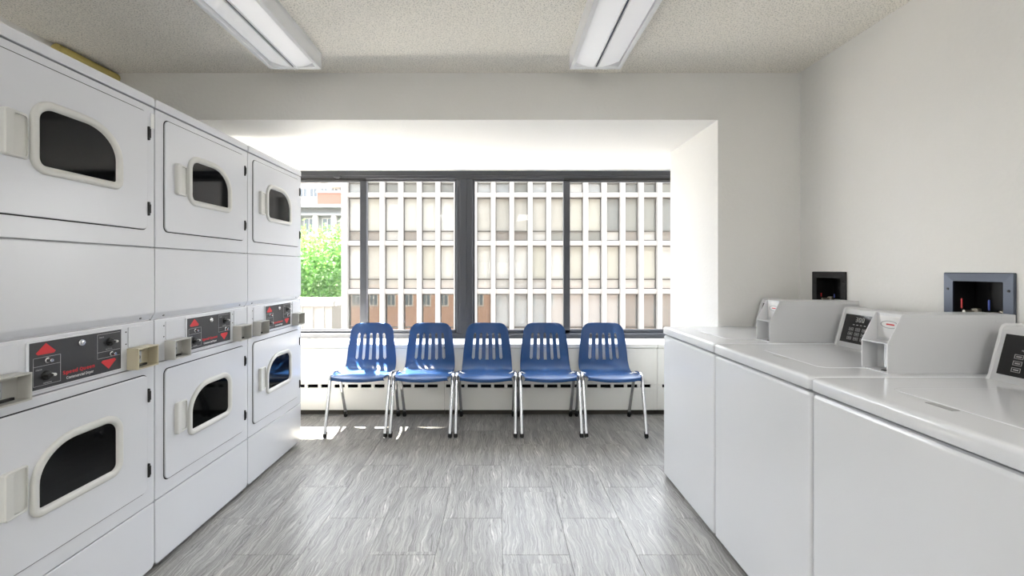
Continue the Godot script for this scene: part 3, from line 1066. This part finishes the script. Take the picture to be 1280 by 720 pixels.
func chair_shell() -> MB:
	# rows: (z, y, half width, edge lift, across-curve) along the profile from the front lip to the top of the back
	var prof := [[0.224, 0.425], [0.229, 0.433], [0.224, 0.442], [0.200, 0.447], [0.150, 0.446], [0.090, 0.440], [0.020, 0.433], [-0.050, 0.431], [-0.105, 0.438], [-0.145, 0.455], [-0.172, 0.482], [-0.188, 0.515], [-0.199, 0.555], [-0.209, 0.605], [-0.219, 0.66], [-0.228, 0.715], [-0.235, 0.76], [-0.240, 0.79], [-0.243, 0.815]]
	var cv := Curve3D.new()
	for i in prof.size():
		var p := Vector3(prof[i][0], prof[i][1], 0)
		var q0: Array = prof[maxi(i - 1, 0)]
		var q1: Array = prof[mini(i + 1, prof.size() - 1)]
		var tg := Vector3(q1[0] - q0[0], q1[1] - q0[1], 0) / 6.0
		cv.add_point(p, -tg, tg)
	var total := cv.get_baked_length()
	var slot_x := [-0.116, -0.058, 0.0, 0.058, 0.116]
	var sw := 0.0125
	# columns in metres at the back's full width
	var HW := 0.205
	var cols := []
	var x := -HW
	var marks := []
	for s: float in slot_x: marks.append_array([s - sw, s - sw * 0.5, s, s + sw * 0.5, s + sw])
	marks.append_array([-HW, -HW * 0.985, -HW * 0.95, -0.175, -0.152, -0.137, -0.09, -0.03, 0.03, 0.09, 0.137, 0.152, 0.175, HW * 0.95, HW * 0.985, HW])
	marks.sort()
	cols = marks
	# rows by arc length
	var rows := []
	var n := 96
	for i in n + 1: rows.append(total * i / n)
	var P := []
	var Y := []
	for l: float in rows:
		var p := cv.sample_baked(l, true)
		var ahead := cv.sample_baked(minf(l + 0.004, total), true) - cv.sample_baked(maxf(l - 0.004, 0.0), true)
		var tn := ahead.normalized()
		var nr := Vector3(tn.y, -tn.x, 0)      # out of the back, below the seat, when walking front to top
		var y := p.y
		var z := p.x
		# half width
		var hw := 0.0
		var seat := l / total
		if y > 0.50 or (z < -0.15):
			hw = lerpf(0.214, 0.172, clampf((y - 0.47) / 0.345, 0.0, 1.0) ** 1.25)
			var rr := 0.075
			if y > 0.815 - rr:
				var k := (y - (0.815 - rr)) / rr
				hw -= rr * 0.92 * (1.0 - sqrt(maxf(0.0, 1.0 - k * k)))
		else:
			hw = lerpf(0.222, 0.214, clampf((0.1 - z) / 0.25, 0.0, 1.0))
			if z > 0.14:
				var k := clampf((z - 0.14) / 0.086, 0.0, 1.0)
				hw -= 0.022 * (1.0 - sqrt(maxf(0.0, 1.0 - k * k)))
		var bend := exp(-pow((l / total - 0.56) / 0.13, 2.0))
		var up := clampf((y - 0.46) / 0.15, 0.0, 1.0)
		var row := []
		for c: float in cols:
			var s := c / HW
			var dish := (0.012 + 0.045 * bend + 0.022 * up) * s * s
			if l / total < 0.12: dish *= l / total / 0.12
			var roll := 0.010 * pow(absf(s), 26.0)
			var bow := 0.05 * s * s * smoothstep(0.05, 0.22, z) if y < 0.46 else 0.0
			var q := Vector3(s * hw, p.y - 0.006 * (1.0 - s * s) * smoothstep(0.12, 0.22, z) * float(y < 0.46), p.x - bow) + Vector3(0, -nr.y, -nr.x) * dish + Vector3(0, nr.y, nr.x) * roll
			row.append([q, Vector3(0, nr.y, nr.x)])
		P.append(row)
		Y.append(y if z < -0.15 else 0.0)
	# which cells are cut out
	var nc := cols.size() - 1
	var open := func(i: int, j: int) -> bool:
		if i < 0 or j < 0 or i >= n or j >= nc: return true
		if Y[i] < 0.47: return false
		var mid: float = (cols[j] + cols[j + 1]) / 2
		for s: float in slot_x:
			if absf(mid - s) < sw:
				var outer := absf(mid - s) > sw * 0.5
				var yb := 0.503 + (0.012 if absf(s) > 0.1 else (0.003 if absf(s) > 0.03 else 0.0))
				var yt := 0.730
				var ym: float = (Y[i] + Y[i + 1]) / 2
				if ym > yb + (0.007 if outer else 0.0) and ym < yt - (0.007 if outer else 0.0): return true
		return false
	var b := MB.new()
	var o := PackedVector3Array()
	var th := 0.0055
	var F := func(i: int, j: int) -> Vector3: return P[i][j][0]
	var B := func(i: int, j: int) -> Vector3: return P[i][j][0] + P[i][j][1] * th
	for i in n:
		for j in nc:
			if open.call(i, j): continue
			b.quad(o, F.call(i, j), F.call(i, j + 1), F.call(i + 1, j + 1), F.call(i + 1, j))
			b.quad(o, B.call(i, j), B.call(i + 1, j), B.call(i + 1, j + 1), B.call(i, j + 1))
			if open.call(i - 1, j): b.quad(o, F.call(i, j), B.call(i, j), B.call(i, j + 1), F.call(i, j + 1))
			if open.call(i + 1, j): b.quad(o, F.call(i + 1, j), F.call(i + 1, j + 1), B.call(i + 1, j + 1), B.call(i + 1, j))
			if open.call(i, j - 1): b.quad(o, F.call(i, j), F.call(i + 1, j), B.call(i + 1, j), B.call(i, j))
			if open.call(i, j + 1): b.quad(o, F.call(i, j + 1), B.call(i, j + 1), B.call(i + 1, j + 1), F.call(i + 1, j + 1))
	b.add(o)
	return b

# ------------------------------------------------------------------ ceiling lights
func build_fixtures() -> void:
	var proto := make_fixture("long white ceiling light fixture on the dryers' side of the room", false)
	proto.position = Vector3(-1.153, CEIL, -2.505)
	copy(proto, Vector3(0.55, CEIL, -2.505), "long white ceiling light fixture on the washers' side of the room")
	proto = make_fixture("added fill light fixture behind, on the dryers' side", true)  # unseen pair added as fill behind the camera
	proto.position = Vector3(-1.153, CEIL, 0.62)
	copy(proto, Vector3(0.55, CEIL, 0.62), "added fill light fixture behind, on the washers' side")

func make_fixture(label: String, on: bool) -> Node3D:      # local: ceiling at y = 0, far end at z = 0, runs towards +z
	var r := thing("ceiling_light", label, "ceiling light", Vector3.ZERO, "ceiling light fixtures")
	var L := 1.22
	var h := 0.145
	var d := -0.092
	var b := MB.new()
	b.box(-h, h, -0.02, -0.0005, 0.0, -L)
	for s: float in [-1.0, 1.0]:
		b.box(s * h, s * (h - 0.006), d, -0.02, 0.0, -L, 0.001)
		b.box(s * h, s * (h - 0.022), d, d + 0.004, 0.0, -L, 0.001)
	part("housing", b, M.fixture, r)
	for e: float in [0.0, L - 0.004]:
		b = MB.new()
		b.box(-h, h, d, -0.001, -e, -e - 0.004, 0.0005)
		# plate that closes the lens: deep at its sides
		var poly := [Vector2(-h + 0.006, d + 0.0005), Vector2(h - 0.006, d + 0.0005), Vector2(h - 0.006, d + 0.035), Vector2(0.0, d + 0.012), Vector2(-h + 0.006, d + 0.035)]
		var A := PackedVector3Array()
		var B := PackedVector3Array()
		var zz := e + (0.0 if e == 0.0 else 0.004)
		var ins := 0.03 if e == 0.0 else -0.03
		for p: Vector2 in poly:
			A.append(Vector3(p.x, p.y, zz))
			B.append(Vector3(p.x, p.y, zz + ins * (1.0 if absf(p.x) > 0.01 else 0.25)))
		b.loft([A, B])
		part("end_plate", b, M.fixture, r)
	for s: float in [-1.0, 1.0]:
		b = MB.new()
		var poly := [Vector2(s * 0.006, d + 0.004), Vector2(s * 0.07, d + 0.013), Vector2(s * (h - 0.014), d + 0.032), Vector2(s * (h - 0.014), d + 0.035), Vector2(s * 0.07, d + 0.016), Vector2(s * 0.006, d + 0.007)]
		var A := PackedVector3Array()
		var B := PackedVector3Array()
		for p: Vector2 in poly:
			A.append(Vector3(p.x, p.y, 0.005))
			B.append(Vector3(p.x, p.y, L - 0.005))
		b.loft([A, B])
		part("lens", b, M.fill_lens if on else M.lens, r)
	b = MB.new()
	b.box(-0.0105, -0.0065, d - 0.004, d + 0.01, 0.004, -L - 0.004, 0.001)
	b.box(0.0065, 0.0105, d - 0.004, d + 0.01, 0.004, -L - 0.004, 0.001)
	part("spine", b, M.fixture, r)
	b = MB.new()
	b.box(-0.006, 0.006, d + 0.004, d + 0.03, 0.0, -L)
	part("groove", b, M.outlet, r)
	var a := AreaLight3D.new()      # light added below the lens: strong fill behind the camera, faint in view
	a.name = "added_lamp"
	a.area_size = Vector2(0.27, L - 0.02)
	a.light_energy = FILL_LAMP if on else ADDED_GLOW
	a.light_color = Color(1.0, 0.995, 0.985)
	a.shadow_enabled = true
	a.area_range = 12.0
	a.position = Vector3(0, d - 0.006, L / 2)
	a.rotation_degrees.x = -90
	r.add_child(a)
	return r

# ------------------------------------------------------------------ supply boxes in the wall behind the washers
func build_outlets() -> void:
	outlet(1.604, 1.860, M.outlet, true, "sky-tinted metal washer supply box with red and blue taps, set in wall")
	outlet(2.385, 2.640, M.outlet_dark, false, "black metal washer supply box near the corner of the wall")

func outlet(d0: float, d1: float, m: Material, tags: bool, label: String) -> void:
	var r := thing("supply_box", label, "outlet box", Vector3(WALL_R, 1.06, -(d0 + d1) / 2))
	var w := (d1 - d0) / 2
	var b := MB.new()
	var o := rounded(-w, w, 0.0, 0.203, [0.004, 0.004, 0.004, 0.004], 2)
	var i := rounded(-w + 0.037, w - 0.037, 0.03, 0.168, [0.004, 0.004, 0.004, 0.004], 2)
	b.loft([ring_x(o, -0.001), ring_x(o, -0.007), ring_x(inset(o, 0.003), -0.010), ring_x(i, -0.008), ring_x(i, -0.001)], false, false, true)
	part("flange", b, m, r)
	b = MB.new()
	var j := inset(i, -0.003)
	b.loft([ring_x(i, -0.002), ring_x(i, 0.09), ring_x(j, 0.093), ring_x(j, -0.002)], false, false, true)
	plate(b, j, 0.09, 0.093)
	part("recess", b, M.black, r)
	for s: float in [-1.0, 1.0]:
		b = MB.new()
		b.lathe([Vector2(0.0055, 0), Vector2(0.0045, 0.003)], Vector3(-0.008, 0.135, s * (w - 0.018)), Vector3.LEFT, 10)
		part("screw", b, M.black, r)
		b = MB.new()
		b.lathe([Vector2(0.010, 0.0), Vector2(0.010, 0.012), Vector2(0.015, 0.013), Vector2(0.015, 0.025), Vector2(0.009, 0.028)], Vector3(0.045, 0.031, s * 0.05), Vector3.UP, 14)
		b.lathe([Vector2(0.006, 0.0), Vector2(0.006, 0.05)], Vector3(0.045, 0.046, s * 0.05), Vector3.LEFT, 10)
		part("tap", b, M.brass, r)
		b = MB.new()
		b.box(-0.003, 0.001, 0.058, 0.098 if tags else 0.078, -s * 0.05 - 0.003 + 0.012, -s * 0.05 + 0.003 + 0.012, 0.0012)
		part("tap_lever", b, M.red if s < 0 else M.blue, r)

# ------------------------------------------------------------------ the street outside
func build_outside() -> void:
	var b := MB.new()
	b.box(-160, 120, -12.4, -12.0, 4.5, 220)
	var o := part("street", b, M.asphalt, self)
	o.set_meta("kind", "structure")
	office_building()
	apartment_building()
	stone_building()
	brick_tower()
	low_roof()
	tree(Vector3(-19.0, -12.0, -44.5), 17.4, 5.0, 11, "bright green leafy street tree behind the white roof")

func office_building() -> void:
	var r := thing("office_building", "pale concrete office block with a grid of blinds-covered windows across the street", "building", Vector3(0, -12, -28))
	var P := 1.181
	var K0 := -8
	var K1 := 12
	var x_of := func(k: int) -> float: return -0.331 + P * k
	var X0: float = x_of.call(K0) - 0.22
	var X1: float = x_of.call(K1) + 0.16
	var b := MB.new()
	b.box(X0 + 0.05, 24.0, 0.0, 22.0, 1.2, 14.0)
	part("core", b, M.concrete_dark, r)
	b = MB.new()
	b.box(X1, 24.0, 0.0, 22.0, 0.0, 1.2)
	b.box(X0, X1, 21.3, 22.0, 0.05, 1.2)
	b.box(X0, X1, 0.0, 5.5, 0.05, 1.2)
	part("plain_wall", b, M.concrete, r)
	b = MB.new()
	b.box(X0, -5.4, 22.0, 78.0, 0.05, 6.0)      # unseen tower added on the corner to keep the sun off most of our window
	part("added_sun_block", b, M.concrete, r)
	b = MB.new()
	b.box(-0.15, 0.15, 5.5, 21.3, 0.0, 1.2, 0.02)
	var pier := b.mesh()
	for k in range(K0, K1 + 1): inst("pier", pier, M.concrete, r, Vector3(x_of.call(k), 0, 0))
	b = MB.new()
	b.box(X0, X0 + 0.25, 0.0, 22.0, -0.01, 1.25, 0.02)
	part("corner_pier", b, M.concrete, r)
	b = MB.new()
	b.box(X0 + 0.1, X1, -0.155, 0.155, 0.12, 1.2, 0.02)
	var band := b.mesh()
	var F := 3.09
	# one window: frame, two blinds, two panes, shared meshes
	var w := P / 2 - 0.15
	var H := F - 0.31
	b = MB.new()
	for s: float in [-1.0, 1.0]: b.box(s * w, s * (w - 0.035), 0.0, H, 0.34, 0.44)
	b.box(-w, w, 0.0, 0.05, 0.34, 0.44)
	b.box(-w, w, H - 0.06, H, 0.34, 0.44)
	b.box(-w, w, 0.58, 0.66, 0.34, 0.44)
	var frame := b.mesh()
	var pb := MB.new(); pb.box(-w + 0.03, w - 0.03, 0.64, H - 0.05, 0.40, 0.405)
	var pane_up := pb.mesh()
	pb = MB.new(); pb.box(-w + 0.03, w - 0.03, 0.04, 0.6, 0.40, 0.405)
	var pane_lo := pb.mesh()
	pb = MB.new(); pb.box(-w + 0.02, w - 0.02, 0.62, H, 0.50, 0.515)
	var blind := pb.mesh()
	pb = MB.new(); pb.box(-w + 0.02, w - 0.02, 0.02, 0.62, 0.50, 0.515)
	var blind_lo := pb.mesh()
	for j in range(-2, 4):
		var y := -0.125 + F * j + 12.0
		inst("floor_band", band, M.concrete, r, Vector3(0, y, 0))
		if j == 3: continue
		for k in range(K0, K1):
			var at := Vector3(x_of.call(k) + P / 2, y + 0.155, 0)
			var f := inst("window", frame, M.bronze, r, at)
			var px := 623.0 + at.x / 0.0509      # where along the facade this bay lies, for the blinds seen there
			var tint := rng.randi() % 3
			var low := tint
			var mirror := false
			if j == 1:
				if px > 750: tint = 5 if rng.randf() < 0.5 else 4
				elif px > 600: tint = 1 if rng.randf() < 0.5 else 3
				low = 4 if px > 690 and rng.randf() < 0.8 else (7 if rng.randf() < 0.35 else 2)
			elif j == 0:
				if rng.randf() < 0.2: tint = 3
				low = 2
				if px < 520: low = tint
			elif j == 2:
				low = [4, 6, 2, 6, 5][rng.randi() % 5]
			elif j <= -1:
				mirror = px < 612 and not (px > 566 and px < 590)
				if px > 612: tint = 6
				if px > 770: tint = 5
				low = tint
			if not mirror:
				inst("blind", blind, M.blind[tint], f)
				inst("blind", blind_lo, M.blind[low], f)
			inst("pane", pane_up, M.mirror_glass if mirror else M.office_glass, f)
			inst("pane", pane_lo, M.mirror_glass if mirror else M.office_glass, f)

func windows(r: Node3D, x0: float, x1: float, nx: int, y0: float, y1: float, ny: int, w: float, h: float, d: float) -> void:
	var b := MB.new()
	b.box(-w / 2 - 0.12, w / 2 + 0.12, -0.16, 0.0, d - 0.18, d + 0.05)
	b.box(-w / 2 - 0.12, w / 2 + 0.12, h, h + 0.12, d - 0.08, d + 0.05)
	b.box(-0.06, 0.06, 0.0, h, d - 0.10, d + 0.02)
	for s: float in [-1.0, 1.0]: b.box(s * (w / 2 + 0.12), s * w / 2, 0.0, h, d - 0.08, d + 0.05)
	var fm := b.mesh()
	b = MB.new()
	b.box(-w / 2, w / 2, 0.0, h, d - 0.03, d + 0.02)
	var gm := b.mesh()
	for i in nx:
		for j in ny:
			var f := inst("window", fm, M.roof_white, r, Vector3(lerpf(x0, x1, (i + 0.5) / nx), lerpf(y0, y1, (j + 0.25) / ny), 0))
			inst("pane", gm, M.far_glass, f)

func apartment_building() -> void:
	var r := thing("apartment_building", "pale distant apartment block with rows of windows above the tree", "building", Vector3(-46, -12, -95))
	var b := MB.new()
	b.box(-22, 14, 0, 48, 0, 18)
	part("wall", b, M.apartment, r)
	b = MB.new()
	b.box(-22.3, 14.3, 48, 49, -0.3, 18.3)
	for j in 7: b.box(-22.05, 14.05, 21.2 + 3.2 * j, 21.5 + 3.2 * j, -0.12, 0.0)
	part("cornice", b, M.roof_white, r)
	windows(r, -4.0, 14.0, 8, 21.8, 44.2, 7, 1.4, 1.7, 0.0)

func brick_tower() -> void:
	var r := thing("brick_building", "red brick rooftop block below a round water tank in the distance", "building", Vector3(-30.5, -12, -80))
	var b := MB.new()
	b.box(-2.4, 3.4, 0, 27.2, 0, 10)
	part("wall", b, M.brick_far, r)
	b = MB.new()
	b.box(-2.6, 3.6, 27.2, 27.6, -0.2, 10.2)
	part("parapet", b, M.roof_white, r)
	windows(r, -2.0, 3.2, 2, 12.0, 24.6, 4, 1.1, 1.6, 0.0)
	var t := thing("water_tank", "round wooden rooftop water tank with a conical lid", "water tank", Vector3(-30.6, 15.6, -84))
	b = MB.new()
	b.lathe([Vector2(1.35, 1.2), Vector2(1.35, 3.9), Vector2(1.3, 4.0)], Vector3.ZERO, Vector3.UP, 24)
	part("barrel", b, M.tank, t)
	b = MB.new()
	b.lathe([Vector2(1.5, 3.95), Vector2(1.45, 4.0), Vector2(0.05, 4.9)], Vector3.ZERO, Vector3.UP, 24)
	part("lid", b, M.concrete_dark, t)
	for k in 4:
		b = MB.new()
		var a := TAU * (k + 0.5) / 4
		b.box(cos(a) - 0.1, cos(a) + 0.1, 0.0, 1.25, sin(a) - 0.1, sin(a) + 0.1)
		part("leg", b, M.concrete_dark, t)

func stone_building() -> void:
	var r := thing("stone_building", "grey stone building with tall columns behind the tree", "building", Vector3(-25, -12, -62))
	var b := MB.new()
	b.box(-12, 5.2, 0, 22.0, 0.6, 14)
	part("wall", b, M.grey_stone, r)
	b = MB.new()
	b.box(-12.3, 5.5, 22.0, 22.5, -0.3, 14.3)
	b.box(-12.1, 5.3, 20.9, 21.2, -0.1, 0.7)
	part("cornice", b, M.grey_stone, r)
	for k in 7:
		b = MB.new()
		b.box(-11.6 + 2.6 * k, -10.9 + 2.6 * k, 0, 21.0, 0.0, 0.7, 0.03)
		part("column", b, M.roof_white, r)
	windows(r, -11.0, 4.6, 6, 2.0, 20.6, 6, 1.3, 2.2, 0.6)

func low_roof() -> void:
	var r := thing("low_building", "low white flat-roofed building with ribbed wall beside the office block", "building", Vector3(-16, -12, -32))
	var b := MB.new()
	b.box(-14, 3.9, 0, 10.6, 0, 4)
	part("wall", b, M.roof_white, r)
	b = MB.new()
	b.box(-14.2, 4.1, 10.6, 11.0, -0.2, 0.15, 0.03)
	b.box(-14.2, 4.1, 10.6, 11.0, 3.85, 4.2, 0.03)
	part("parapet", b, M.roof_white, r)
	b = MB.new()
	b.box(-0.05, 0.05, 6.0, 10.6, -0.07, 0.0)
	var rib := b.mesh()
	for k in 22: inst("rib", rib, M.concrete, r, Vector3(-13.5 + 0.8 * k, 0, 0))
	b = MB.new()
	b.box(-3.6, -0.4, 10.6, 12.3, 0.8, 3.2, 0.03)
	part("roof_hatch", b, M.concrete, r)

func tree(at: Vector3, h: float, rad: float, seed_: int, label: String) -> void:
	var r := thing("street_tree", label, "tree", at, "street trees")
	var g := RandomNumberGenerator.new()
	g.seed = seed_
	var b := MB.new()
	b.tube([Vector3(0, 0, 0), Vector3(0.1, h * 0.25, 0.05), Vector3(-0.1, h * 0.5, 0.1), Vector3(0.05, h * 0.75, 0)], 0.22, 10)
	for k in 7:
		var a := TAU * k / 7.0 + g.randf()
		var y0 := h * g.randf_range(0.35, 0.6)
		b.tube([Vector3(0, y0, 0), Vector3(cos(a) * rad * 0.35, y0 + h * 0.1, sin(a) * rad * 0.35), Vector3(cos(a) * rad * 0.75, y0 + h * 0.16, sin(a) * rad * 0.75)], 0.08, 6)
	part("trunk", b, M.bark, r)
	for tone in 3:
		var st := SurfaceTool.new()
		st.begin(Mesh.PRIMITIVE_TRIANGLES)
		for c in 46:
			var dir := Vector3(g.randfn(), g.randfn() * 0.8, g.randfn()).normalized()
			var cc := Vector3(0, h * 0.66, 0) + dir * Vector3(rad, h * 0.36, rad) * pow(g.randf(), 0.4)
			for k in 120:
				var p := cc + Vector3(g.randfn(), g.randfn(), g.randfn()) * rad * 0.15
				var u := Vector3(g.randfn(), g.randfn(), g.randfn()).normalized() * 0.21
				var v := u.cross(Vector3(g.randfn(), g.randfn(), g.randfn())).normalized() * 0.12
				for q: Vector3 in [p - u, p + v, p + u, p - u, p + u, p - v]: st.add_vertex(q)
		st.generate_normals()
		var o := inst("foliage", st.commit(), M.leaf[tone], r)
		o.set_meta("kind", "stuff")
